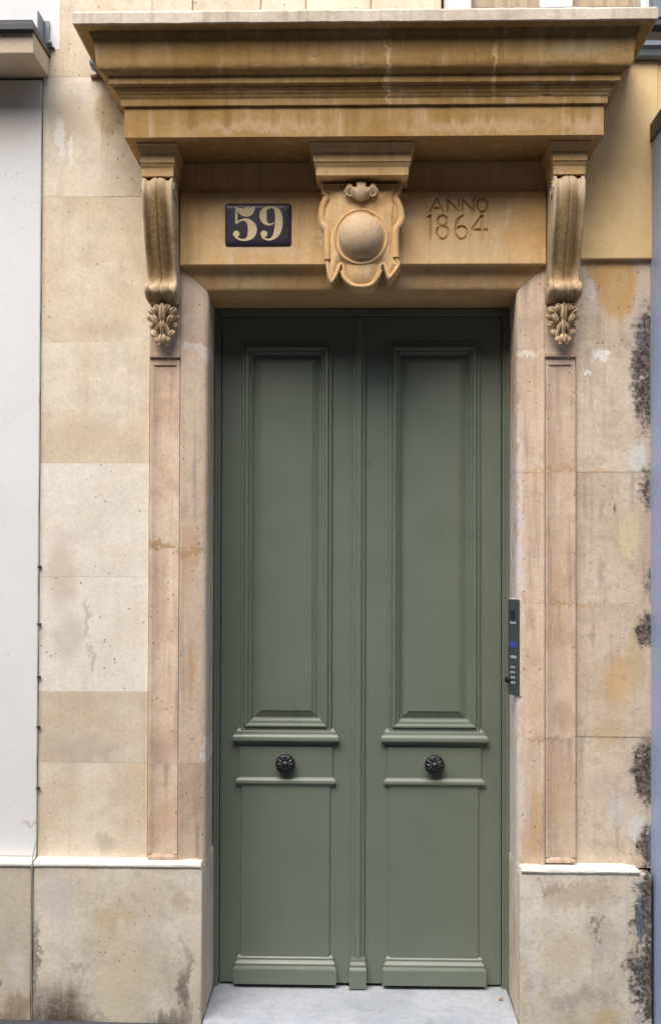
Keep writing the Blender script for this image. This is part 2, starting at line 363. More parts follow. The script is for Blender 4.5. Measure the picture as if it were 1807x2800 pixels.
def add_moulding(bm, x0, x1, yf, prof, ywall, rl=True, rr=True, sk=1.0, seg=1, wear=0.0):
    """profile (offset, z) run along x with returns to ywall at the ends that have them; yf is the y of offset 0"""
    lfront = [(x0 - (o * sk if rl else 0), yf - o, z) for o, z in prof]
    rfront = [(x1 + (o * sk if rr else 0), yf - o, z) for o, z in prof]
    lback = [(x0 - (o * sk if rl else 0), ywall, z) for o, z in prof]
    rback = [(x1 + (o * sk if rr else 0), ywall, z) for o, z in prof]
    n = max(1, seg)
    LB = [bm.verts.new(p) for p in lback]; RB = [bm.verts.new(p) for p in rback]
    cols = []
    for i in range(n + 1):
        t = i / n
        col = []
        for j, (p, q) in enumerate(zip(lfront, rfront)):
            x = p[0] + (q[0] - p[0]) * t
            dy = dz = 0.0
            if wear:
                m = mnoise.noise((x * 9.0, j * 0.35, p[2] * 5)) * 0.6 + mnoise.noise((x * 38.0, j * 0.5, 3.3)) * 0.4
                chip = max(0.0, mnoise.noise((x * 24.0, j * 1.9, 7.7)) - 0.45) * 3.0
                dy = wear * (m + chip * 1.6) if 0 < j < len(prof) - 1 else 0.0
                dz = wear * 0.6 * mnoise.noise((x * 15.0, j * 0.4, 9.1)) if 0 < j < len(prof) - 1 else 0.0
            col.append(bm.verts.new((x, p[1] + dy, p[2] + dz)))
        cols.append(col)
    LF, RF = cols[0], cols[-1]
    for i in range(len(prof) - 1):
        for A, Bv in [(LB, LF)] + list(zip(cols, cols[1:])) + [(RF, RB)]:
            try: bm.faces.new((A[i], Bv[i], Bv[i + 1], A[i + 1]))
            except ValueError: pass
    bm.faces.new([LB[0], RB[0]] + [c[0] for c in reversed(cols)])
    bm.faces.new([RB[-1], LB[-1]] + [c[-1] for c in cols])
def moulding(name, x0, x1, yf, prof, ywall, mat, parent, rl=True, rr=True, bev=0.0, smooth=30, sk=1.0, seg=1, wear=0.0):
    bm = bmesh.new(); add_moulding(bm, x0, x1, yf, prof, ywall, rl, rr, sk, seg, wear)
    return obj(name, bm, mat, parent, bev, smooth=smooth)
def add_sphere(bm, loc, sc, seg=16, rings=10, rot=None):
    r = bmesh.ops.create_uvsphere(bm, u_segments=seg, v_segments=rings, radius=1.0)
    m = Matrix.Translation(loc) @ (rot or Matrix.Identity(4)) @ Matrix.Diagonal((*sc, 1))
    bmesh.ops.transform(bm, matrix=m, verts=r['verts'])
    return r['verts']
def add_cyl(bm, p0, p1, r0, r1=None, seg=12):
    r1 = r0 if r1 is None else r1
    p0, p1 = Vector(p0), Vector(p1)
    q = (p1 - p0).to_track_quat('Z', 'Y')
    rings = []
    for p, r in ((p0, r0), (p1, r1)):
        rings.append([tuple(p + q @ Vector((r * math.cos(2 * math.pi * i / seg), r * math.sin(2 * math.pi * i / seg), 0))) for i in range(seg)])
    add_loft(bm, rings)
def add_tube(bm, pts, r, seg=8):
    rings = []
    pts = [Vector(p) for p in pts]
    for i, p in enumerate(pts):
        d = (pts[min(i + 1, len(pts) - 1)] - pts[max(i - 1, 0)]).normalized()
        up = Vector((0, 1, 0)) if abs(d.y) < 0.9 else Vector((1, 0, 0))
        a = d.cross(up).normalized(); b = d.cross(a)
        rings.append([tuple(p + r * (math.cos(2 * math.pi * k / seg) * a + math.sin(2 * math.pi * k / seg) * b)) for k in range(seg)])
    add_loft(bm, rings)
def crom(pts, n=8):
    """Catmull-Rom through tuples of any length"""
    out = []
    P = [pts[0]] + list(pts) + [pts[-1]]
    for i in range(1, len(P) - 2):
        a, b, c, d = P[i - 1], P[i], P[i + 1], P[i + 2]
        for s in range(n):
            t = s / n
            out.append(tuple(0.5 * (2 * b[k] + (c[k] - a[k]) * t + (2 * a[k] - 5 * b[k] + 4 * c[k] - d[k]) * t * t
                                    + (3 * b[k] - a[k] - 3 * c[k] + d[k]) * t ** 3) for k in range(len(b))))
    out.append(tuple(pts[-1]))
    return out
def add_plate(bm, outline, y0, y1):
    """outline (x, z) polygon extruded from y0 (front) to y1 (back)"""
    add_loft(bm, [[(x, y0, z) for x, z in outline], [(x, y1, z) for x, z in outline]])
def roundrect(x0, x1, z0, z1, r, n=5):
    out = []
    for cx, cz, a0 in ((x1 - r, z1 - r, 0), (x0 + r, z1 - r, 90), (x0 + r, z0 + r, 180), (x1 - r, z0 + r, 270)):
        for i in range(n + 1):
            a = math.radians(a0 + 90 * i / n)
            out.append((cx + r * math.cos(a), cz + r * math.sin(a)))
    return out

# ------------------------------------------------------------------ ground
def sheet(name, x0, x1, y0, y1, zf, mat, kind='structure', nx=1):
    bm = bmesh.new()
    vs = [bm.verts.new((x, y, zf(x))) for x, y in ((x0, y0), (x1, y0), (x1, y1), (x0, y1))]
    bm.faces.new(vs)
    return tag(obj(name, bm, mat), kind=kind)
zg = lambda x: 0.012 - 0.011 * x
sheet('road', -120, 120, -200, -1.62, lambda x: zg(x) - 0.12, M['asphalt'])
sheet('pavement', -120, 120, -1.5, 0.5, zg, M['pave'])
kb = bmesh.new()
for i in range(-5, 6):
    x0, x1 = i * 1.0 - 0.497, i * 1.0 + 0.497
    add_loft(kb, [[(x, -1.62, zg(x) - 0.13), (x, -1.5, zg(x) - 0.13), (x, -1.5, zg(x) + 0.004), (x, -1.605, zg(x) + 0.004), (x, -1.62, zg(x) - 0.012)] for x in (x0, x1)])
tag(obj('kerb', kb, M['kerb']), kind='structure')

# far side of the narrow street (unseen, behind the viewpoint): added to shape the light, leaving only the upper sky open
M['opposite'] = paint('opposite_render', lin(96, 86, 74), rough=0.9, var=0.12, nscale=0.8)
M['opposite_glass'] = paint('opposite_window_glass', lin(50, 56, 62), rough=0.15)
OY, OH = -8.2, 8.5
bm = bmesh.new(); add_box(bm, -40, 40, OY - 8, OY, -0.2, OH)
ob = tag(obj('unseen_house_row', bm, M['opposite']), kind='structure')
bm = bmesh.new(); add_box(bm, -0.5, 0.5, OY + 0.002, OY + 0.03, 0, 1.7)
wm = obj('window', bm, M['opposite_glass'], ob, 0.01)
for fl in (0.9, 3.9, 6.8):
    for i in range(-6, 7):
        w_ = wm if (fl == 0.9 and i == -6) else wm.copy()
        if w_ is not wm: COL.objects.link(w_)
        w_.parent = ob
        w_.location = (i * 2.4 + 0.6, 0, fl)

# ------------------------------------------------------------------ layout of the doorway
XC = 0.020
HI, HO = 0.604, 0.7015              # half widths: opening, outer edge of the splay
PI0, PI1 = 0.712, 0.832            # pilaster
Z_IN, Z_OUT = 2.857, 2.945         # head of opening, top of splay
Z_PL = 0.636                       # plinth top
G = 0.0002                         # half a joint

house = thing('stone_house_front', 'weathered pale limestone house front on both sides of the green double door', 'building')
doorway = thing('stone_doorway', 'carved stone doorway with heavy cornice, scroll consoles and shield keystone around the green door', 'doorway')

# ---- ashlar blocks left of the doorway
XL0, XL1 = X(110, 0), XC - PI1
zs = [Z_PL, Z(2090, 0), Z(1895, 0), Z(1580, 0), Z(1267, 0), Z(935, 0), Z(535, 0), Z(205, 0), 4.35]
rng = random.Random(3)
for i, (a, b) in enumerate(zip(zs, zs[1:])):
    cuts = [XL0, XL1]
    if i == 6: cuts = [XL0, X(272, 0), XL1]
    for c0, c1 in zip(cuts, cuts[1:]):
        y = -rng.uniform(0, 0.0012)
        box('stone_block', c0 + G, c1 - G, y, 0.3, a + G, b - G, M['wall_light'] if i in (2, 3) else M['wall'], house, 0.0006)
# ---- ashlar right of the doorway (patched)
XR0, XR1 = XC + PI1, X(1790, 0)
zr = [Z_PL - 0.02, Z(2010, 0), Z(1648, 0), Z(1290, 0), Z(960, 0), Z(700, 0)]
for i, (a, b) in enumerate(zip(zr, zr[1:])):
    box('stone_block', XR0 + G, XR1 - G, -rng.uniform(0, 0.0025), 0.3, a + G, b - G, M['right_wall'], house, 0.0006)
# ---- upper storey wall above the cornice with a window
ZU0, ZU1 = 3.75, 4.35
WX0, WX1 = X(1205, 0), X(1795, 0)
ub = [XL1, X(520, 0), X(708, 0), X(832, 0), X(1010, 0), WX0]
for c0, c1 in zip(ub, ub[1:]):
    box('stone_block', c0 + 0.0012, c1 - 0.0012, -rng.uniform(0, 0.004), 0.3, ZU0, ZU1, M['wall'], house, 0.004)
win = box('window', WX0, WX1, 0.16, 0.20, ZU0, ZU0 + 0.10, M['white_paint'], house, 0.003)
for (p0, p1) in ((1213, 1290), (1480, 1573), (1762, 1795)):
    box('window_frame', X(p0, 0), X(p1, 0), 0.045, 0.09, ZU0 + 0.105, ZU1, M['white_paint'], win, 0.006, 2)
for (p0, p1) in ((1290, 1480), (1573, 1762)):
    box('pane', X(p0, 0) + 0.001, X(p1, 0) - 0.001, 0.064, 0.068, ZU0 + 0.105, ZU1, M['glass'], win, 0.0)
    bm = bmesh.new()
    xa, xb = X(p0, 0) - 0.01, X(p1, 0) + 0.01
    n = 40
    f = [(xa + (xb - xa) * i / n, 0.105 + 0.012 * math.sin(i * 0.9)) for i in range(n + 1)]
    add_loft(bm, [[(x, y, ZU0) for x, y in f] + [(x, y + 0.004, ZU0) for x, y in reversed(f)], [(x, y, ZU1) for x, y in f] + [(x, y + 0.004, ZU1) for x, y in reversed(f)]])
    obj('curtain', bm, M['curtain'], win, smooth=60)
box('window_rail', X(1290, 0) + .001, X(1762, 0), 0.04, 0.06, Z(14, 0), Z(9, 0), M['dark_metal'], win, 0.001)
box('room_shade', WX0, WX1, 0.205, 0.22, ZU0, ZU1, M['shade'], win, 0.0)

# ---- plinths
YP = -0.055
XE = XC - HI
plx = [XL0, X(527, YP), XE]
box('plinth_block', XL0 + G, XE - 0.004, YP, 0.30, -0.1, Z_PL - 0.020, M['plinth'], house, 0.010, 3, smooth=30)
def ledge(x0, x1, parent, rl, rr, mat=None):
    pr = [(-0.004, Z_PL - 0.026), (0.004, Z_PL - 0.020), (0.006, Z_PL - 0.014), (0.005, Z_PL - 0.008), (0.000, Z_PL - 0.004), (-0.050, Z_PL + 0.003)]
    return moulding('plinth_ledge', x0, x1, YP, pr, 0.02, mat or M['ledge'], parent, rl, rr, smooth=45, seg=60, wear=0.002)
ledge(XL0 + G, XE - 0.014, house, False, True)
XRP = XC + HI
box('plinth_block', XRP + 0.004, X(1780, YP), YP, 0.25, -0.1, Z_PL - 0.028, M['plinth_right'], house, 0.010, 3, smooth=30)
pr = [(-0.004, Z_PL - 0.034), (0.005, Z_PL - 0.027), (0.007, Z_PL - 0.020), (0.002, Z_PL - 0.012), (-0.050, Z_PL - 0.003)]
moulding('plinth_ledge', XRP + 0.014, X(1742, YP), YP, pr, 0.02, M['ledge'], house, True, True, smooth=45, seg=50, wear=0.003)

# ---- jambs and lintel: splayed section (a = distance out from the opening edge, y)
SPL = [(0.013, 0.34), (0.000, 0.026), (0.003, 0.015), (0.010, 0.007), (0.022, 0.001), (0.050, -0.008), (0.080, -0.018), (0.092, -0.0225), (0.0975, -0.026), (0.103, -0.026), (0.103, 0.34)]
zj = [0.0, Z_PL + 0.006, Z(2090, 0), Z(1500, 0), Z(948, 0), None]
zjr = [0.0, Z_PL - 0.004, Z(2012, 0), Z(1648, 0), Z(1292, 0), Z(955, 0), None]
for s, zz in ((-1, zj), (1, zjr)):
    for a, b in zip(zz, zz[1:]):
        bm = bmesh.new()
        top = [(Z_IN + max(0, min(q if (y < 0.2 or q > 0.05) else 0.0, 0.0975)) * (Z_OUT - Z_IN) / 0.0975) - 0.001 if b is None else b - G for q, y in SPL]
        add_loft(bm, [[(XC + s * (HI + q), y + 0.0004, a + G) for q, y in SPL], [(XC + s * (HI + q), y + 0.0004, t) for (q, y), t in zip(SPL, top)]])
        o = obj('jamb_stone', bm, M['pink'], doorway, 0.0008, ang=50, smooth=35)
    # narrow groove filler between jamb and pilaster
    box('jamb_groove', XC + s * 0.7095 - 0.0024, XC + s * 0.7095 + 0.0024, -0.015, 0.2, Z_PL, Z_OUT, M['console'], doorway, 0.0)
bm = bmesh.new()
LSP = [(q, y) for q, y in SPL if q <= 0.0975]
def lz(q, y): return Z_IN + (max(q, 0) * (Z_OUT - Z_IN) / 0.0975 if y < 0.2 else 0.002)
add_loft(bm, [[(XC + s * (HI + q), y, lz(q, y)) for q, y in LSP] + [(XC + s * (HI + 0.0975), 0.34, Z_OUT)] for s in (-1, 1)])
obj('lintel', bm, M['ochre_stone'], doorway, 0.0, smooth=35)

# ---- frieze (two stones either side of the keystone) and its upper band
ZF0, ZF1, YF = Z_OUT, Z(525, -.055), -0.056
XK0, XK1 = XC - 0.13, XC + 0.13
fr_l = box('frieze_stone', XC - 0.708, XK0 - G, YF, 0.2, ZF0 + 0.0005, ZF1, M['ochre_stone'], doorway, 0.003)
fr_r = box('frieze_stone', XK1 + G, XC + 0.708, YF, 0.2, ZF0 + 0.0005, ZF1, M['ochre_stone'], doorway, 0.003)
Z_C = 3.356                                   # underside of the corona
for a, b in ((XC - 0.708, XK0 - G), (XK1 + G, XC + 0.708)):
    moulding('frieze_band', a, b, -0.030, [(0.012, ZF1 + 0.0008), (0.012, ZF1 + 0.006), (0.0, ZF1 + 0.014), (0.0, Z_C - 0.002)], 0.2, M['ochre_stone'], doorway, False, False)

# carved inscription ANNO 1864, cut into the right frieze stone
def tpt(zx, zy): return survey(1000 + zx / 1.908, 350 + zy / 1.908, YF)
def add_groove(bm, pts, w, y0, y1, n=6):
    c = crom([tpt(a, b) for a, b in pts], n) if len(pts) > 2 else [tpt(a, b) for a, b in pts]
    closed = pts[0] == pts[-1]
    if closed: c = c[:-1]
    rings = []
    for i, (x, zz) in enumerate(c):
        a, b = (c[i - 1], c[(i + 1) % len(c)]) if closed else (c[max(i - 1, 0)], c[min(i + 1, len(c) - 1)])
        t = Vector((b[0] - a[0], b[1] - a[1])).normalized()
        q = Vector((-t.y, t.x)) * w / 2
        e = 0.35      # V-ish groove: narrower at the bottom
        rings.append([(x + q.x, y0, zz + q.y), (x - q.x, y0, zz - q.y), (x - q.x * e, y1, zz - q.y * e), (x + q.x * e, y1, zz + q.y * e)])
    if closed:
        vr = [[bm.verts.new(p) for p in r] for r in rings]
        for i in range(len(vr)):
            A_, B_ = vr[i], vr[(i + 1) % len(vr)]
            for k in range(4): bm.faces.new((A_[k], A_[(k + 1) % 4], B_[(k + 1) % 4], B_[k]))
    else:
        add_loft(bm, rings)
def ell(cx, cy, rx, ry, n=14):
    p = [(cx + rx * math.cos(2 * math.pi * i / n), cy + ry * math.sin(2 * math.pi * i / n)) for i in range(n)]
    return p + [p[0]]
GLY = [[(334, 440), (368, 366)], [(368, 366), (404, 440)], [(348, 416), (391, 416)],
       [(426, 440), (426, 368)], [(426, 370), (484, 438)], [(484, 440), (484, 368)],
       [(504, 440), (504, 368)], [(504, 370), (562, 438)], [(562, 440), (562, 368)],
       ell(607, 404, 27, 34), [(337, 580), (337, 452)], [(337, 454), (320, 468)],
       ell(400, 484, 24, 28), ell(400, 544, 31, 33), ell(498, 545, 30, 33), [(468, 545), (470, 510), (482, 474), (510, 454)],
       [(606, 582), (606, 452)], [(606, 454), (552, 530)], [(552, 530), (636, 530)]]
for gi, g in enumerate(GLY):
    cb = bmesh.new()
    add_groove(cb, g, (0.0125 if gi < 16 else 0.0155), YF - 0.003, YF + 0.0105)
    bmesh.ops.recalc_face_normals(cb, faces=cb.faces)
    me = bpy.data.meshes.new('cutter'); cb.to_mesh(me); cb.free()
    co = bpy.data.objects.new('cutter', me); COL.objects.link(co)
    md = fr_r.modifiers.new('cut', 'BOOLEAN'); md.operation = 'DIFFERENCE'; md.solver = 'EXACT'; md.object = co
    dg = bpy.context.evaluated_depsgraph_get()
    nm = bpy.data.meshes.new_from_object(fr_r.evaluated_get(dg))
    fr_r.modifiers.clear(); fr_r.data = nm
    bpy.data.objects.remove(co)
fr_r['label'] = 'frieze stone with carved lettering ANNO 1864'

# ---- cornice: three stones
CH_, YCOR = 0.877, -0.28
def zc(py, o): return Z(py, YCOR - o)
cyma = crom([(0.052, 3.5605), (0.068, 3.566), (0.080, 3.576), (0.0855, 3.592), (0.088, 3.618), (0.091, 3.645), (0.096, 3.672), (0.104, 3.690), (0.107, 3.6975)], 3)
PROF = [(0.0, Z_C), (0.0, 3.4665), (0.011, 3.4685), (0.012, 3.4755), (0.012, 3.4918), (0.014, 3.494), (0.018, 3.500), (0.020, 3.506), (0.023, 3.508), (0.026, 3.516), (0.033, 3.522), (0.035, 3.5285),
        (0.049, 3.534), (0.050, 3.542), (0.050, 3.5593)] + cyma + [(0.107, 3.6995), (0.148, 3.7005)]
CAPP = [(0.148, 3.7010), (0.1545, 3.7035), (0.1545, 3.740), (0.148, 3.749), (0.0, 3.772), (-0.26, 3.80)]
jx = [XC - CH_, X(1062, -.3, 200), X(1354, -.3, 200), XC + CH_]
for i in range(3):
    a, b = jx[i] + (G if i else 0), jx[i + 1] - (G if i < 2 else 0)
    moulding('cornice_stone', a, b, YCOR, PROF, 0.05, M['cornice'], doorway, i == 0, i == 2, smooth=25, seg=(110, 36, 48)[i], wear=0.0016)
    moulding('cornice_capping', a, b, YCOR, CAPP, 0.05, M['cornice_cap'], doorway, i == 0, i == 2, smooth=25, seg=(110, 36, 48)[i], wear=0.0028)

# ---- block caps under the corona (over the consoles and the keystone)
def cap(cx, hw, yf, sk=0.75):
    pr = [(0.006, 3.2415), (0.006, 3.2706), (0.008, 3.274), (0.014, 3.281), (0.016, 3.2875), (0.020, 3.2885), (0.020, 3.322), (0.024, 3.326), (0.032, 3.336), (0.036, 3.346), (0.040, 3.348), (0.040, Z_C - 0.001)]
    return moulding('bracket_cap', cx - hw, cx + hw, yf, pr, 0.0, M['ochre_stone'], doorway, True, True, bev=0.0, smooth=25, seg=16, wear=0.001, sk=sk)
cap(XC - 0.002, 0.168, -0.195, 0.7)

# ---- consoles
CXO, CHW = 0.768, 0.0575
side = crom([(3.2412, -.176), (3.232, -.196), (3.214, -.209), (3.185, -.213), (3.15, -.207), (3.09, -.187), (3.02, -.158), (2.95, -.124), (2.905, -.104), (2.88, -.098), (2.864, -.104), (2.852, -.128), (2.840, -.138), (2.822, -.134), (2.806, -.110), (2.795, -.076)], 4)
def console(cx):
    cap(cx, CHW - 0.001, -0.195, 0.42)
    bm = bmesh.new()
    NV = 36
    def rel(v):
        a = abs(v)
        if a > 0.80: return 0.0045 - 0.004 * ((a - 0.90) / 0.10) ** 2
        if a > 0.42: return -0.0075 * math.sin(math.pi * (a - 0.42) / 0.38)
        return 0.006 * math.cos(a / 0.42 * math.pi / 2) - 0.005 * math.exp(-(a / 0.06) ** 2)
    rows = []
    for i, (z, y) in enumerate(side):
        p0, p1 = side[max(i - 1, 0)], side[min(i + 1, len(side) - 1)]
        t = Vector((p1[0] - p0[0], p1[1] - p0[1])).normalized()
        nz_, ny_ = t.y, -t.x
        if ny_ > 0: ny_, nz_ = -ny_, -nz_
        ny_, nz_ = (-abs(ny_), nz_)
        w = 1.0 + (0.06 if 2.80 < z < 2.86 else 0) 
        row = [bm.verts.new((cx + CHW * w * 0.97, 0.0, z))]
        for k in range(NV + 1):
            v = 1 - 2 * k / NV
            r = rel(v) * 1.0
            wob = 0.0012 * mnoise.noise((v * 6 + cx * 9, z * 40, 2))
            row.append(bm.verts.new((cx + CHW * w * v, y + ny_ * (r + wob), z + nz_ * r)))
        row.append(bm.verts.new((cx - CHW * w * 0.97, 0.0, z)))
        rows.append(row)
    for a, b in zip(rows, rows[1:]):
        for k in range(len(a) - 1):
            bm.faces.new((a[k], a[k + 1], b[k + 1], b[k]))
    bm.faces.new(rows[0]); bm.faces.new(rows[-1])
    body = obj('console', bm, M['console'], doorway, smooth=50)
    # scroll eyes on the sides
    for s in (-1, 1):
        for (yy, zz, r) in ((-0.165, 3.192, 0.036), (-0.100, 2.836, 0.026)):
            bm = bmesh.new()
            pts = []
            for i in range(40):
                t = i / 39
                a = t * 2.2 * 2 * math.pi
                rr = r * (1 - 0.82 * t)
                pts.append((cx + s * (CHW + 0.0005), yy - rr * math.cos(a), zz + rr * math.sin(a)))
            add_tube(bm, pts, 0.0042, 6)
            add_sphere(bm, (cx + s * CHW, yy, zz), (0.004, r * 0.2, r * 0.2), 10, 6)
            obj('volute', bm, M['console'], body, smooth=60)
    # acanthus drop below the lower scroll
    bm = bmesh.new()
    def lobe(dx, z, y, sx, sy, sz, rz=0.0, rx=0.0):
        r = bmesh.ops.create_uvsphere(bm, u_segments=18, v_segments=10, radius=1.0)
        for v in r['verts']:
            v.co.y *= (1.0 - 0.55 * math.exp(-(v.co.x / 0.22) ** 2)) if v.co.y < 0 else 1.0
            v.co.x *= 1.0 - 0.35 * max(0, -v.co.z)
        bmesh.ops.transform(bm, matrix=Matrix.Translation((cx + dx, y, z)) @ Matrix.Rotation(rz, 4, 'Y') @ Matrix.Rotation(rx, 4, 'X') @ Matrix.Diagonal((sx, sy, sz, 1)), verts=r['verts'])
    lobe(0, 2.748, -.086, .013, .026, .044, 0, .25)
    lobe(0, 2.700, -.084, .010, .022, .040, 0, -.1)
    for s in (-1, 1):
        lobe(s * .018, 2.768, -.084, .014, .026, .020, s * .5)
        lobe(s * .038, 2.758, -.076, .016, .024, .022, s * .8)
        lobe(s * .049, 2.734, -.068, .010, .018, .020, s * 1.0)
        lobe(s * .030, 2.728, -.080, .012, .022, .024, s * .5)
        lobe(s * .044, 2.708, -.066, .012, .016, .012, s * 1.2)
        lobe(s * .018, 2.690, -.074, .008, .018, .030, -s * .25)
        lobe(s * .032, 2.672, -.072, .013, .018, .020, s * .7)
        lobe(s * .018, 2.650, -.072, .014, .018, .016, s * .3)
    lobe(0, 2.652, -.082, .016, .022, .022)
    lobe(0, 2.634, -.070, .026, .014, .010)
    for v in bm.verts:
        n = mnoise.noise(v.co * 70)
        v.co += Vector((n * 0.002, -abs(n) * 0.004, mnoise.noise(v.co * 55 + Vector((3, 1, 2))) * 0.003))
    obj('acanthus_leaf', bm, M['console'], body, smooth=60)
    return body
for s in (-1, 1):
    cx = XC + s * CXO
    console(cx)
    x0, x1 = cx - 0.060, cx + 0.060
    # backing block, capital fillet and panelled pilaster shaft
    box('pilaster_head', x0, x1, -0.030, 0.2, 2.598, Z_C - 0.12, M['pink'], doorway, 0.003)
    moulding('pilaster_fillet', x0 + 0.002, x1 - 0.002, -0.025, [(0.0, 2.583), (0.0, 2.590), (0.012, 2.593), (0.012, 2.5975)], 0.1, M['pink'], doorway, True, True, sk=0.2)
    # shaft with sunk panel
    zz = [0.660, Z(2090, 0), Z(1500, 0), 2.562] if s < 0 else [0.660, Z(2012, 0), Z(1648, 0), Z(1292, 0), 2.562]
    w = 0.058
    SEC = [(-w, 0.2), (-w, -0.024), (-w + 0.009, -0.024), (-w + 0.014, -0.022), (-w + 0.019, -0.0175), (w - 0.019, -0.0175), (w - 0.014, -0.022), (w - 0.009, -0.024), (w, -0.024), (w, 0.2)]
    for a, b in zip(zz, zz[1:]):
        bm = bmesh.new()
        add_loft(bm, [[(cx + q, y, z) for q, y in SEC] for z in (a + G, b - G)])
        obj('pilaster_shaft', bm, M['pink'], doorway, 0.0, smooth=60)
    box('pilaster_top', cx - w, cx + w, -0.024, 0.2, 2.562, 2.583, M['pink'], doorway, 0.001)
    bm = bmesh.new()
    add_loft(bm, [[(cx + q, y, z) for (y, z) in ((0.2, Z_PL + 0.002), (-0.024, Z_PL + 0.002), (-0.024, 0.648), (-0.0175, 0.660 - G), (0.2, 0.660 - G))] for q in (-w, w)])
    obj('pilaster_base', bm, M['pink'], doorway, 0.001)

# ---- keystone: tapered block, shield, boss and ribbon
YS = -0.135
def sh(zx, zy): return survey(830 + zx / 4.8125, 380 + zy / 4.8125, YS)
bm = bmesh.new()
tl, tr_, bl_, br_ = sh(215, 470), sh(1310, 470), sh(330, 1500), sh(1190, 1500)
add_loft(bm, [[(x, y, z) for x, z in (tl, tr_, br_, bl_)] for y in (-0.105, 0.2)])
key = obj('keystone', bm, M['ochre_stone'], doorway, 0.004, 2)
outl = [(225, 590), (235, 690), (290, 770), (250, 850), (225, 930), (212, 1040), (235, 1130), (285, 1210), (290, 1400), (288, 1600), (308, 1780), (362, 1905), (430, 1830), (478, 1720), (495, 1665), (508, 1725),
        (528, 1830), (590, 1905), (660, 1950), (760, 1960), (860, 1950), (930, 1900), (990, 1815), (1022, 1720), (1038, 1665), (1060, 1730), (1110, 1850), (1180, 1800), (1275, 1655), (1240, 1560), (1228, 1400), (1232, 1200), (1285, 1125), (1312, 1040), (1290, 930), (1260, 850), (1225, 780), (1280, 690), (1295, 590)]
bm = bmesh.new()
o2 = [sh(a, b) for a, b in crom(outl, 3)]
add_plate(bm, o2, YS, -0.02)
bm.faces.ensure_lookup_table()
bmesh.ops.recalc_face_normals(bm, faces=bm.faces)
ff = [f for f in bm.faces if len(f.verts) > 4 and f.normal.y < -0.9]
bmesh.ops.inset_region(bm, faces=ff, thickness=0.004, depth=0.006)
bmesh.ops.inset_region(bm, faces=ff, thickness=0.006, depth=0.0)
bmesh.ops.inset_region(bm, faces=ff, thickness=0.004, depth=-0.006)
bmesh.ops.triangulate(bm, faces=ff)
for _ in range(2):
    inner = [f for f in bm.faces if f.normal.y < -0.99 and abs(f.calc_center_median().y - YS) < 0.004]
    es = list({e for f in inner for e in f.edges if not e.is_boundary and all(g in inner for g in e.link_faces)})
    bmesh.ops.subdivide_edges(bm, edges=es, cuts=2, use_grid_fill=True)
    bmesh.ops.triangulate(bm, faces=[f for f in bm.faces if len(f.verts) > 4])
def edge_dist(x, zz):
    best = 9.0
    for (ax, az), (bx_, bz_) in zip(o2, o2[1:] + o2[:1]):
        dx, dz = bx_ - ax, bz_ - az
        t = max(0, min(1, ((x - ax) * dx + (zz - az) * dz) / (dx * dx + dz * dz + 1e-12)))
        best = min(best, math.hypot(x - ax - dx * t, zz - az - dz * t))
    return best
for v in bm.verts:
    if v.co.y < YS + 0.003:
        d = edge_dist(v.co.x, v.co.z)
        if d > 0.0145:
            v.co.y -= 0.016 * (1 - math.exp(-(d - 0.0145) / 0.02)) + 0.0015 * mnoise.noise((v.co.x * 30, 1, v.co.z * 30))
shield = obj('shield', bm, M['ochre_stone'], key, smooth=50)
for sd in (0, 1):      # rolled lips along the sides
    side_pts = [(290, 775), (252, 850), (232, 930), (222, 1040), (245, 1125), (292, 1205), (298, 1400), (300, 1590)] if sd == 0 else [(1222, 785), (1256, 850), (1284, 930), (1302, 1040), (1276, 1122), (1226, 1200), (1220, 1400), (1224, 1560)]
    bm = bmesh.new()
    pts = [(*sh(a, b),) for a, b in crom(side_pts, 4)]
    add_tube(bm, [(x + (0.004 if sd == 0 else -0.004), YS + 0.001, zz) for x, zz in pts], 0.0135, 10)
    obj('scroll_edge', bm, M['ochre_stone'], key, smooth=60)
bm = bmesh.new()
add_tube(bm, [(*[(p[0], YS + 0.001, p[1] + 0.003) for p in [sh(a, b)]][0],) for a, b in crom([(508, 1740), (530, 1825), (590, 1895), (660, 1938), (760, 1948), (860, 1938), (928, 1890), (985, 1805), (1018, 1730)], 4)], 0.0085, 8)
obj('scroll_edge', bm, M['ochre_stone'], key, smooth=60)
# hollow rim round the boss, then the boss
bcx, bcz = survey(987, 646, -.15)
bm = bmesh.new()
rings = []
for (r, y) in ((0.106, YS - 0.006), (0.103, YS - 0.016), (0.099, YS - 0.019), (0.095, YS - 0.017), (0.090, YS - 0.008), (0.080, YS + 0.0)):
    rings.append([(bcx + r * math.cos(2 * math.pi * i / 40), y, bcz - 0.002 + r * 1.04 * math.sin(2 * math.pi * i / 40)) for i in range(40)])
add_loft(bm, rings, cap=False)
obj('boss_rim', bm, M['ochre_stone'], key, smooth=60)
bm = bmesh.new()
add_sphere(bm, (bcx, YS - 0.004, bcz), (0.087, 0.074, 0.089), 40, 24)
for v in bm.verts:
    v.co.y += 0.0012 * mnoise.noise(v.co * 25)
obj('boss', bm, M['boss'], key, smooth=80)
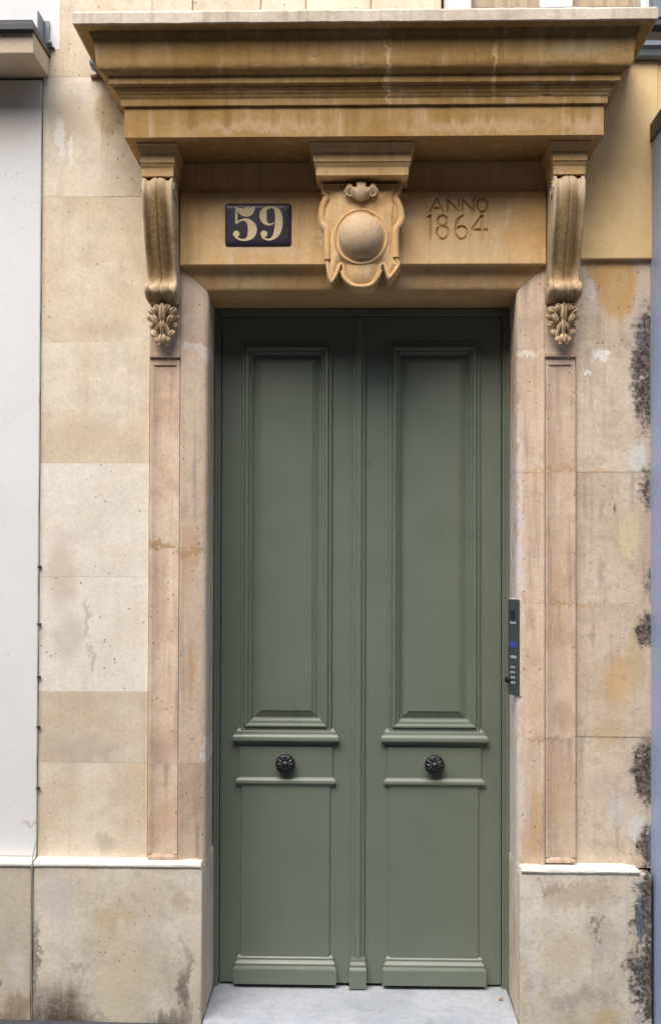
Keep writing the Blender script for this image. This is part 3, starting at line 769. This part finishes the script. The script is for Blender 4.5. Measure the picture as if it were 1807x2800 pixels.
# ribbon: little saddle with curled ends above the boss
bm = bmesh.new()
rcx, rcz = sh(757, 745)
rb = crom([(-0.056, 0.006), (-0.048, 0.017), (-0.038, 0.014), (-0.030, 0.002), (-0.016, -0.002), (0.0, -0.001), (0.016, -0.002), (0.030, 0.002), (0.038, 0.014), (0.048, 0.017), (0.056, 0.006)], 4)
rings = []
for i, (dx, dz) in enumerate(rb):
    h = 0.024 + 0.012 * math.exp(-(dx / 0.02) ** 2)
    yb = YS - 0.036 - 0.012 * math.exp(-(dx / 0.03) ** 2)
    rings.append([(rcx + dx, yb, rcz + dz + h * 0.7), (rcx + dx, yb - 0.006, rcz + dz), (rcx + dx, yb + 0.004, rcz + dz - h * 0.8), (rcx + dx, YS + 0.004, rcz + dz - h * 0.7), (rcx + dx, YS + 0.004, rcz + dz + h)])
add_loft(bm, rings)
for s in (-1, 1):
    pts = []
    for i in range(22):
        a = i / 21 * 1.6 * 2 * math.pi; r = 0.021 * (1 - 0.7 * i / 21)
        pts.append((rcx + s * (0.044 + r * math.cos(a) * 0.8), YS - 0.034, rcz + 0.0 + r * math.sin(a)))
    add_tube(bm, pts, 0.0055, 6)
add_box(bm, rcx - 0.017, rcx + 0.017, YS - 0.044, YS + 0.004, rcz + 0.006, rcz + 0.036)
obj('ribbon', bm, M['console'], key, 0.001, smooth=50)

# ---- threshold
bm = bmesh.new()
tx0, tx1 = XC - HI + 0.001, XC + HI - 0.001
TP = [(0.42, -0.06), (0.42, 0.034), (0.25, 0.033), (-0.038, 0.030), (-0.052, 0.026), (-0.058, 0.018), (-0.058, -0.06)]
rings = []
for i in range(25):
    x = tx0 + (tx1 - tx0) * i / 24
    dip = 0.003 * math.sin(math.pi * i / 24)
    rings.append([(x, y, z - (dip if 0 < z else 0)) for y, z in TP])
add_loft(bm, rings)
obj('threshold', bm, M['threshold'], doorway, smooth=40)

# ------------------------------------------------------------------ the green double door
YL = 0.300
KD = (CAM_D + YL) / FPX
door = thing('double_door', 'tall sage green panelled double door with two black knobs', 'door')
bm = bmesh.new()
fx0, fx1 = XC - HI - 0.0075, XC + HI + 0.0095
lx0, lx1 = X(606, YL), X(1369, YL)
ZLB, ZLT = 0.045, 2.822
for (a, b) in ((fx0, lx0 - 0.003), (lx1 + 0.003, fx1)):
    add_box(bm, a, b, 0.283, 0.38, 0.022, 2.8555)
add_box(bm, lx0 - 0.003, lx1 + 0.003, 0.2835, 0.38, ZLT + 0.004, 2.855)
for s, a in ((-1, fx0), (1, fx1)):     # stepped inner bead of the frame
    e = X(597, YL) if s < 0 else X(1380, YL)
    add_box(bm, min(a, e), max(a, e), 0.268, 0.2825, 0.023, 2.8545)
obj('door_frame', bm, M['green'], door, 0.002)
box('rebate', lx0 - 0.004, lx1 + 0.004, 0.350, 0.375, 0.024, 2.82, M['shade'], door, 0.0)

def add_frame_rings(bm, x0, x1, z0, z1, prof, cap=False):
    rings = []
    for (t, d) in prof:
        rings.append([(x0 + t, YL - d, z0 + t), (x1 - t, YL - d, z0 + t), (x1 - t, YL - d, z1 - t), (x0 + t, YL - d, z1 - t)])
    vr = [[bm.verts.new(p) for p in r] for r in rings]
    for a, b in zip(vr, vr[1:]):
        for i in range(4):
            bm.faces.new((a[i], a[(i + 1) % 4], b[(i + 1) % 4], b[i]))
    if cap: bm.faces.new(vr[-1])

def leaf(x0, x1, pc):
    """x0..x1 the leaf; pc its panel axis"""
    W = lambda px: px * KD
    body_bm = bmesh.new()
    # stiles and rails around an open upper panel
    ux0, ux1 = pc - W(123), pc + W(123)
    uz0, uz1 = Z(1998, YL), Z(939, YL)
    i = 0.020
    for a, b, c, d in ((x0, ux0 + i, ZLB, ZLT), (ux1 - i, x1, ZLB, ZLT), (ux0 + i, ux1 - i, ZLB, uz0 + i), (ux0 + i, ux1 - i, uz1 - i, ZLT)):
        add_box(body_bm, a, b, YL, YL + 0.045, c, d)
    lf = obj('door_leaf', body_bm, M['green'], door, 0.0)
    bm = bmesh.new()
    add_frame_rings(bm, ux0, ux1, uz0, uz1, [(0.0, -0.002), (0.0, 0.010), (0.003, 0.014), (0.008, 0.0145), (0.011, 0.012), (0.013, 0.011), (0.014, 0.017), (0.018, 0.022), (0.024, 0.0225), (0.029, 0.018), (0.031, 0.012),
                                             (0.0325, 0.008), (0.038, 0.0075), (0.0385, 0.002), (0.043, -0.003), (0.047, -0.006), (0.0475, -0.016), (0.050, -0.018)])
    obj('panel_moulding', bm, M['green'], lf, smooth=28)
    bm = bmesh.new()
    add_frame_rings(bm, ux0, ux1, uz0, uz1, [(0.046, -0.030), (0.0495, -0.017), (0.058, -0.017), (0.0605, -0.014), (0.082, -0.004), (0.0825, -0.0015)], cap=True)
    obj('upper_panel', bm, M['green'], lf, smooth=20)
    z = lambda py: Z(py, YL - 0.02)
    moulding('shelf_moulding', pc - W(125), pc + W(125), YL, [(0.004, z(2041)), (0.005, z(2037)), (0.010, z(2034)), (0.020, z(2029)), (0.030, z(2027)), (0.0315, z(2024)), (0.030, z(2017)), (0.022, z(2010)), (0.017, z(2008)), (0.015, z(2001)), (0.008, z(1996)), (0.004, z(1993))], YL + 0.002, M['green'], lf, smooth=35)
    box('drawer_panel', pc - W(127), pc + W(127), YL - 0.008, YL + 0.002, Z(2131, YL), Z(2042, YL), M['green'], lf, 0.0015)
    moulding('rail_moulding', pc - W(127), pc + W(127), YL - 0.006, [(0.002, z(2152)), (0.006, z(2147)), (0.014, z(2144)), (0.015, z(2140)), (0.011, z(2134)), (0.006, z(2131)), (0.002, z(2128))], YL + 0.002, M['green'], lf, smooth=35)
    box('lower_panel', pc - W(120), pc + W(120), YL - 0.008, YL + 0.002, Z(2618, YL), Z(2148, YL), M['green'], lf, 0.0015)
    moulding('kick_board', pc - W(127), pc + W(127), YL - 0.004, [(0.032, z(2690)), (0.032, z(2651)), (0.030, z(2648)), (0.020, z(2643)), (0.020, z(2637)), (0.018, z(2635)), (0.008, z(2629)), (0.008, z(2624)), (0.0, z(2617))], YL + 0.002, M['green'], lf, smooth=20, sk=0.6)
    # cast iron rosette knob
    kz = Z(2090, YL - 0.03)
    bm = bmesh.new()
    rings = []
    N = 48
    for (r, d, amp) in ((0.036, 0.008, 0), (0.036, 0.012, 0), (0.020, 0.014, 0), (0.016, 0.022, 0), (0.030, 0.026, .02), (0.040, 0.031, .018), (0.0415, 0.036, .02), (0.038, 0.042, .025), (0.032, 0.047, .035), (0.029, 0.0465, .05), (0.024, 0.050, .08), (0.017, 0.053, .09), (0.014, 0.052, 0), (0.010, 0.056, 0), (0.004, 0.059, 0)):
        rings.append([(pc + r * (1 + amp * math.cos(12 * a)) * math.cos(a), YL - d - amp * 0.03 * math.cos(12 * a), kz + r * (1 + amp * math.cos(12 * a)) * math.sin(a)) for a in [2 * math.pi * i / N for i in range(N)]])
    add_loft(bm, rings)
    obj('door_knob', bm, M['iron'], lf, smooth=50)
    return lf
MID = X(981, YL)
PCL, PCR = X(784, YL), X(1187, YL)
leaf(lx0, MID - 0.0015, PCL)
leaf(MID + 0.0015, lx1, PCR)
w = 18 * KD
bm = bmesh.new()
AST = [(-w, 0.004), (-w, -0.006), (-w + .004, -0.012), (-w * .55, -0.013), (-w * .5, -0.017), (-w * .3, -0.022), (0, -0.0235), (w * .3, -0.022), (w * .5, -0.017), (w * .55, -0.013), (w - .004, -0.012), (w, -0.006), (w, 0.004)]
add_loft(bm, [[(MID + q, YL + y, zz) for q, y in AST] for zz in (Z(2616, YL), ZLT - 0.004)])
obj('astragal', bm, M['green'], door, smooth=30)
z = lambda py: Z(py, YL - 0.02)
moulding('astragal_base', MID - w, MID + w, YL - 0.012, [(0.030, z(2699)), (0.030, z(2651)), (0.028, z(2648)), (0.020, z(2643)), (0.020, z(2637)), (0.018, z(2635)), (0.012, z(2629)), (0.012, z(2624)), (0.008, z(2617))], YL + 0.002, M['green'], door, smooth=20, sk=0.25)

# ------------------------------------------------------------------ house number
YN = YF - 0.0015
plq = thing('house_number_plate', 'dark blue enamel house number plate reading 59 on the stone frieze', 'number plate')
bm = bmesh.new()
nx0, nx1, nz0, nz1 = X(616, YN, 615), X(797, YN, 615), Z(673, YN, 706), Z(557, YN, 706)
add_loft(bm, [[(x, y, zz) for x, zz in roundrect(nx0 + t, nx1 - t, nz0 + t, nz1 - t, 0.012)] for t, y in ((0, YN + 0.001), (0, YN - 0.002), (0.003, YN - 0.0045), (0.02, YN - 0.006))])
obj('plate', bm, M['enamel'], plq, smooth=40)
def gpt(zx, zy): return survey(300 + zx / 1.925, 350 + zy / 1.925, YN)
GS = (CAM_D + YN) / FPX / 1.925
def add_stroke(bm, pts, y):
    c = crom([(*gpt(a, b), wd * GS) for a, b, wd in pts], 8)
    L, R = [], []
    for i, (x, zz, wd) in enumerate(c):
        a, b = c[max(i - 1, 0)], c[min(i + 1, len(c) - 1)]
        t = Vector((b[0] - a[0], b[1] - a[1]))
        t = t.normalized() if t.length > 1e-9 else Vector((1, 0))
        nn = Vector((-t.y, t.x)) * wd / 2
        L.append((x + nn.x, zz + nn.y)); R.append((x - nn.x, zz - nn.y))
    for (yy) in (y,):
        lv = [bm.verts.new((p[0], yy, p[1])) for p in L]; rv = [bm.verts.new((p[0], yy, p[1])) for p in R]
        lb = [bm.verts.new((p[0], yy + 0.002, p[1])) for p in L]; rb_ = [bm.verts.new((p[0], yy + 0.002, p[1])) for p in R]
        for i in range(len(lv) - 1):
            bm.faces.new((lv[i], rv[i], rv[i + 1], lv[i + 1])); bm.faces.new((lb[i], lb[i + 1], rb_[i + 1], rb_[i]))
            bm.faces.new((lv[i], lv[i + 1], lb[i + 1], lb[i])); bm.faces.new((rv[i], rb_[i], rb_[i + 1], rv[i + 1]))
        bm.faces.new((lv[0], lb[0], rb_[0], rv[0])); bm.faces.new((lv[-1], rv[-1], rb_[-1], lb[-1]))
def add_disc(bm, zx, zy, r, y, sx=1.0):
    cx, cz = gpt(zx, zy)
    add_plate(bm, [(cx + r * GS * sx * math.cos(2 * math.pi * i / 24), cz + r * GS * math.sin(2 * math.pi * i / 24)) for i in range(24)], y, y + 0.002)
YG = YN - 0.0068
bm = bmesh.new()
add_stroke(bm, [(668, 418, 10), (668, 460, 12), (669, 506, 12)], YG)
add_stroke(bm, [(664, 420, 6), (684, 436, 26), (710, 446, 44), (736, 442, 46), (756, 428, 22), (764, 417, 3)], YG - 0.0003)
add_stroke(bm, [(668, 506, 6), (684, 492, 8), (708, 486, 12), (732, 494, 26), (748, 518, 44), (752, 542, 48), (744, 568, 40), (726, 587, 18), (700, 592, 10), (676, 584, 9), (660, 572, 9)], YG - 0.0006)
add_disc(bm, 668, 560, 17, YG - 0.0009)
obj('digit', bm, M['numeral'], plq)['label'] = 'cream numeral 5'
bm = bmesh.new()
add_stroke(bm, [(850, 419, 8), (826, 426, 18), (812, 442, 32), (808, 466, 38), (814, 490, 30), (830, 508, 14), (850, 510, 8), (866, 502, 7)], YG)
add_stroke(bm, [(848, 419, 8), (868, 424, 14), (884, 442, 32), (891, 480, 40), (889, 520, 40), (880, 556, 34), (862, 580, 18), (840, 590, 10), (816, 585, 9), (803, 572, 9)], YG - 0.0003)
add_disc(bm, 813, 560, 18, YG - 0.0006)
obj('digit', bm, M['numeral'], plq)['label'] = 'cream numeral 9'

# ------------------------------------------------------------------ intercom on the right reveal
ic = thing('intercom_panel', 'narrow grey metal intercom panel with blue display on the right door jamb', 'intercom')
A, Bp = Vector((0.6035, 0.062)), Vector((0.6345, 0.000))
iz0, iz1 = Z(1897, .03), Z(1637, .03)
u = (Bp - A).normalized(); nrm = Vector((-abs(u.y), -abs(u.x)))
ILEN = (Bp - A).length
def ipt(s, d, z):
    p = A + u * s + nrm * d
    return (p.x, p.y, z)
def ibox(name, s0, s1, d0, d1, z0, z1, mat, parent, bev=0.001):
    bm = bmesh.new()
    vs = [ipt(s, d, zz) for zz in (z0, z1) for s, d in ((s0, d0), (s1, d0), (s1, d1), (s0, d1))]
    v = [bm.verts.new(p) for p in vs]
    for f in ((0, 1, 2, 3), (4, 5, 6, 7), (0, 1, 5, 4), (1, 2, 6, 5), (2, 3, 7, 6), (3, 0, 4, 7)):
        bm.faces.new([v[i] for i in f])
    return obj(name, bm, mat, parent, bev)
ibox('back_plate', -0.001, ILEN + 0.003, -0.030, -0.002, iz0 - 0.004, iz1 + 0.004, M['caulk'], ic)
ibox('plate', 0, ILEN, -0.0015, 0.008, iz0, iz1, M['steel'], ic, 0.002)
zi = lambda py: Z(py, .03)
L = ILEN
ibox('camera_window', L * .30, L * .72, 0.007, 0.0095, zi(1693), zi(1667), M['black_glass'], ic)
ibox('name_strip', L * .25, L * .80, 0.007, 0.0092, zi(1704), zi(1698), M['print'], ic)
ibox('display', L * .22, L * .88, 0.007, 0.0095, zi(1769), zi(1752), M['display'], ic)
ibox('name_strip', L * .30, L * .85, 0.007, 0.0092, zi(1798), zi(1790), M['print'], ic)
for py in (1822, 1836, 1850, 1864):
    for s in (.42, .66):
        c = ipt(L * s, 0.007, zi(py)); e = ipt(L * s, 0.0115, zi(py))
        bm = bmesh.new(); add_cyl(bm, c, e, 0.0055, 0.0048, 12)
        obj('button', bm, M['print'], ic, smooth=40)
bm = bmesh.new()
add_cyl(bm, ipt(L * .12, 0.007, zi(1858)), ipt(L * .12, 0.022, zi(1858)), 0.013, 0.011, 16)
obj('lock_cylinder', bm, M['iron'], ic, 0.001, smooth=40)

# ------------------------------------------------------------------ neighbour on the left
nb = thing('plastered_wall', 'smooth white plastered wall of the neighbouring house at the left edge', 'wall')
NX1 = XL0 - 0.004
YNB = -0.006
box('plaster', -3.2, NX1, YNB, 0.3, Z_PL + 0.004, Z(205, 0) - 0.012, M['white_plaster'], nb, 0.006, 2)
box('plaster', -3.2, NX1 + X(160, 0) - X(112, 0), YNB + 0.004, 0.0, Z(130, 0), 4.4, M['white_plaster'], nb, 0.006, 2)
for c0, c1 in ((-3.2, -2.2), (-2.2, -1.42), (-1.42, NX1 - 0.004)):
    box('plinth_block', c0 + G, c1 - G, YP + 0.002, 0.25, -0.1, Z_PL - 0.026, M['neighbour_plinth'], nb, 0.005, 2)
ledge(-3.2, NX1 - 0.002, nb, False, False)
YSI = -0.205
sx1 = X(82, YSI)
sill = box('window_sill', -2.6, sx1, YSI, 0.28, Z(138, YSI), Z(72, YSI), M['sill'], nb, 0.004, 2)
YSF = -0.232
moulding('sill_flashing', -2.62, X(74, YSF), YSF + 0.01, [(-0.004, Z(73, YSF) + .001), (0.010, Z(71, YSF)), (0.010, Z(56, YSF)), (0.004, Z(50, YSF)), (0.004, Z(44, YSF)), (-0.20, Z(32, YSF))], 0.2, M['dark_metal'], nb, False, True)
# zinc angle bracket at the end of the sill
bm = bmesh.new()
add_box(bm, X(100, -.05), X(104, -.05), -0.09, 0.0, Z(108, -.05), Z(36, -.05))
add_box(bm, X(104, -.05), X(118, -.05), -0.012, -0.0065, Z(100, -.05), Z(36, -.05))
obj('sill_bracket', bm, M['zinc'], nb, 0.001)

# cable down the joint between the two houses
cb = thing('wall_cable', 'thin grey cable clipped down the joint beside the white plaster wall', 'cable')
bm = bmesh.new()
cxp = XL0 - 0.001
pts = []
for i in range(60):
    zz = 0.03 + (Z(240, 0) - 0.03) * i / 59
    y = -0.010 if zz > Z_PL + 0.03 else -0.062
    if Z_PL - 0.0 < zz <= Z_PL + 0.03: y = -0.066
    pts.append((cxp + 0.0015 * math.sin(i * 1.1) + 0.001 * math.sin(i * 2.7), y, zz))
add_tube(bm, pts, 0.0020, 6)
obj('cable', bm, M['cable'], cb, smooth=60)
for py in (1552, 1710, 1855, 1992, 2160):
    bm = bmesh.new()
    zz = Z(py, 0)
    add_box(bm, cxp - 0.004, cxp + 0.009, -0.013, 0.0, zz - 0.004, zz + 0.004)
    add_sphere(bm, (cxp + 0.006, -0.013, zz), (0.0055, 0.004, 0.0055), 10, 6)
    obj('cable_clip', bm, M['dark_metal'], cb, 0.001)

# iron stubs left in the wall
def stub(name, px, py, label, r, ln):
    t = thing(name, label, 'bolt', group='iron bolts left in the house wall')
    x, zz = X(px, 0), Z(py, 0)
    bm = bmesh.new()
    add_cyl(bm, (x, 0.0, zz), (x, -ln, zz), r * 0.55, None, 12)
    obj('shank', bm, M['rust'], t, smooth=50)
    bm = bmesh.new()
    add_cyl(bm, (x, -ln * 0.5, zz), (x, -ln, zz + 0.002), r, r * 0.9, 14)
    add_sphere(bm, (x, -ln, zz + 0.002), (r * 0.9, r * 0.5, r * 0.9), 14, 8)
    obj('cap', bm, M['zinc'], t, smooth=50)
    bm = bmesh.new()
    add_box(bm, x - r * 1.3, x + r * 1.6, -0.012, 0.0, zz - r * 1.5, zz - r * 0.9)
    obj('plate', bm, M['rust'], t, 0.001)
stub('wall_bolt', 262, 188, 'stubby zinc capped iron bolt in the stone wall beside the cornice', 0.022, 0.07)
stub('wall_bolt', 132, 120, 'small rusty bolt in the wall beside the grey sill bracket', 0.009, 0.03)

# ------------------------------------------------------------------ neighbour on the right
rn = thing('beige_plaster_wall', 'ochre beige plastered wall panel above the patched stone at right', 'wall')
YB = -0.026
box('plaster', XR0 + 0.002, X(1800, YB) + 0.0, YB, 0.25, Z(709, YB), Z(172, YB), M['beige_plaster'], rn, 0.004, 2)
box('plaster', XR0 + 0.002, 4.2, YB + 0.003, 0.2, Z(172, YB), 3.795, M['beige_plaster'], rn, 0.004, 2)
box('plaster', X(1800, YB) + 0.0005, 4.2, YB + 0.004, 0.2, 3.3, Z(172, YB) - 0.001, M['beige_plaster'], rn, 0.004, 2)
sc = moulding('string_course', X(1700, -.06), 4.2, -0.045, [(0.0, Z(160, -.06)), (0.012, Z(156, -.06)), (0.018, Z(140, -.06)), (0.030, Z(134, -.06)), (0.030, Z(122, -.06)), (-0.02, Z(116, -.06))], 0.1, M['zinc'], rn, True, True)
box('band', X(1700, -.05), 4.2, -0.040, 0.1, Z(112, -.05), Z(84, -.05), M['sill'], rn, 0.003)
box('window_ledge', X(1700, -.09), 4.2, -0.090, 0.1, Z(76, -.09), Z(60, -.09), M['dark_metal'], rn, 0.003)
box('shutter', X(1786, -.01), 4.2, -0.015, 0.1, Z(56, -.01), 4.4, M['zinc'], rn, 0.003)

# pale blue painted metal return of the shopfront
sp = thing('shopfront_post', 'pale blue painted metal shopfront post at the right edge', 'shopfront')
PX0 = X(1777, 0)
bm = bmesh.new(); add_box(bm, PX0, PX0 + 0.55, -0.34, 0.25, -0.06, Z(402, 0))
obj('post', bm, M['pale_blue'], sp, 0.004, 2)
bm = bmesh.new()
for a, b in ((-0.30, -0.225), ):
    add_box(bm, PX0 - 0.004, PX0 + 0.01, a, b, 0.05, Z(420, 0))
obj('cover_strip', bm, M['pale_blue'], sp, 0.002)
box('cap', PX0 - 0.006, PX0 + 0.56, -0.36, 0.1, Z(402, 0) + 0.001, Z(402, 0) + 0.075, M['dark_metal'], sp, 0.004)

# the shopfront goes on past the post: stall board, window and fascia
box('stall_board', PX0 + 0.552, 4.2, -0.20, 0.25, -0.08, 0.70, M['pale_blue'], sp, 0.006, 2)
box('fascia_board', PX0 + 0.552, 4.2, -0.24, 0.25, 2.75, Z(402, 0), M['pale_blue'], sp, 0.006, 2)
swf = box('shop_window', PX0 + 0.60, 4.15, -0.05, -0.03, 0.71, 2.74, M['black_glass'], sp, 0.0)
for i in range(4):
    xx = PX0 + 0.555 + i * 0.96
    box('window_frame', xx, xx + 0.05, -0.12, -0.0525, 0.702, 2.748, M['pale_blue'], swf, 0.004)

# a dead leaf on the threshold
bm = bmesh.new()
lxc, lyc = X(1366, 0.2, 2725), 0.17
lp = [(0, -.016), (.007, -.006), (.008, .004), (.003, .012), (0, .018), (-.004, .011), (-.007, .003), (-.006, -.007)]
for h in (0, 0.0012):
    vs = [bm.verts.new((lxc + a * 0.9 + b * 0.3, lyc + b * 0.5, 0.0345 + h + 0.004 * abs(a) / .008 + 0.003 * math.sin(b * 200))) for a, b in lp]
    bm.faces.new(vs)
n = len(lp); bm.verts.ensure_lookup_table()
for i in range(n):
    bm.faces.new((bm.verts[i], bm.verts[(i + 1) % n], bm.verts[n + (i + 1) % n], bm.verts[n + i]))
tag(obj('dry_leaf', bm, M['leaf']), 'small brown dry leaf on the threshold by the right jamb', 'leaf', kind='thing')
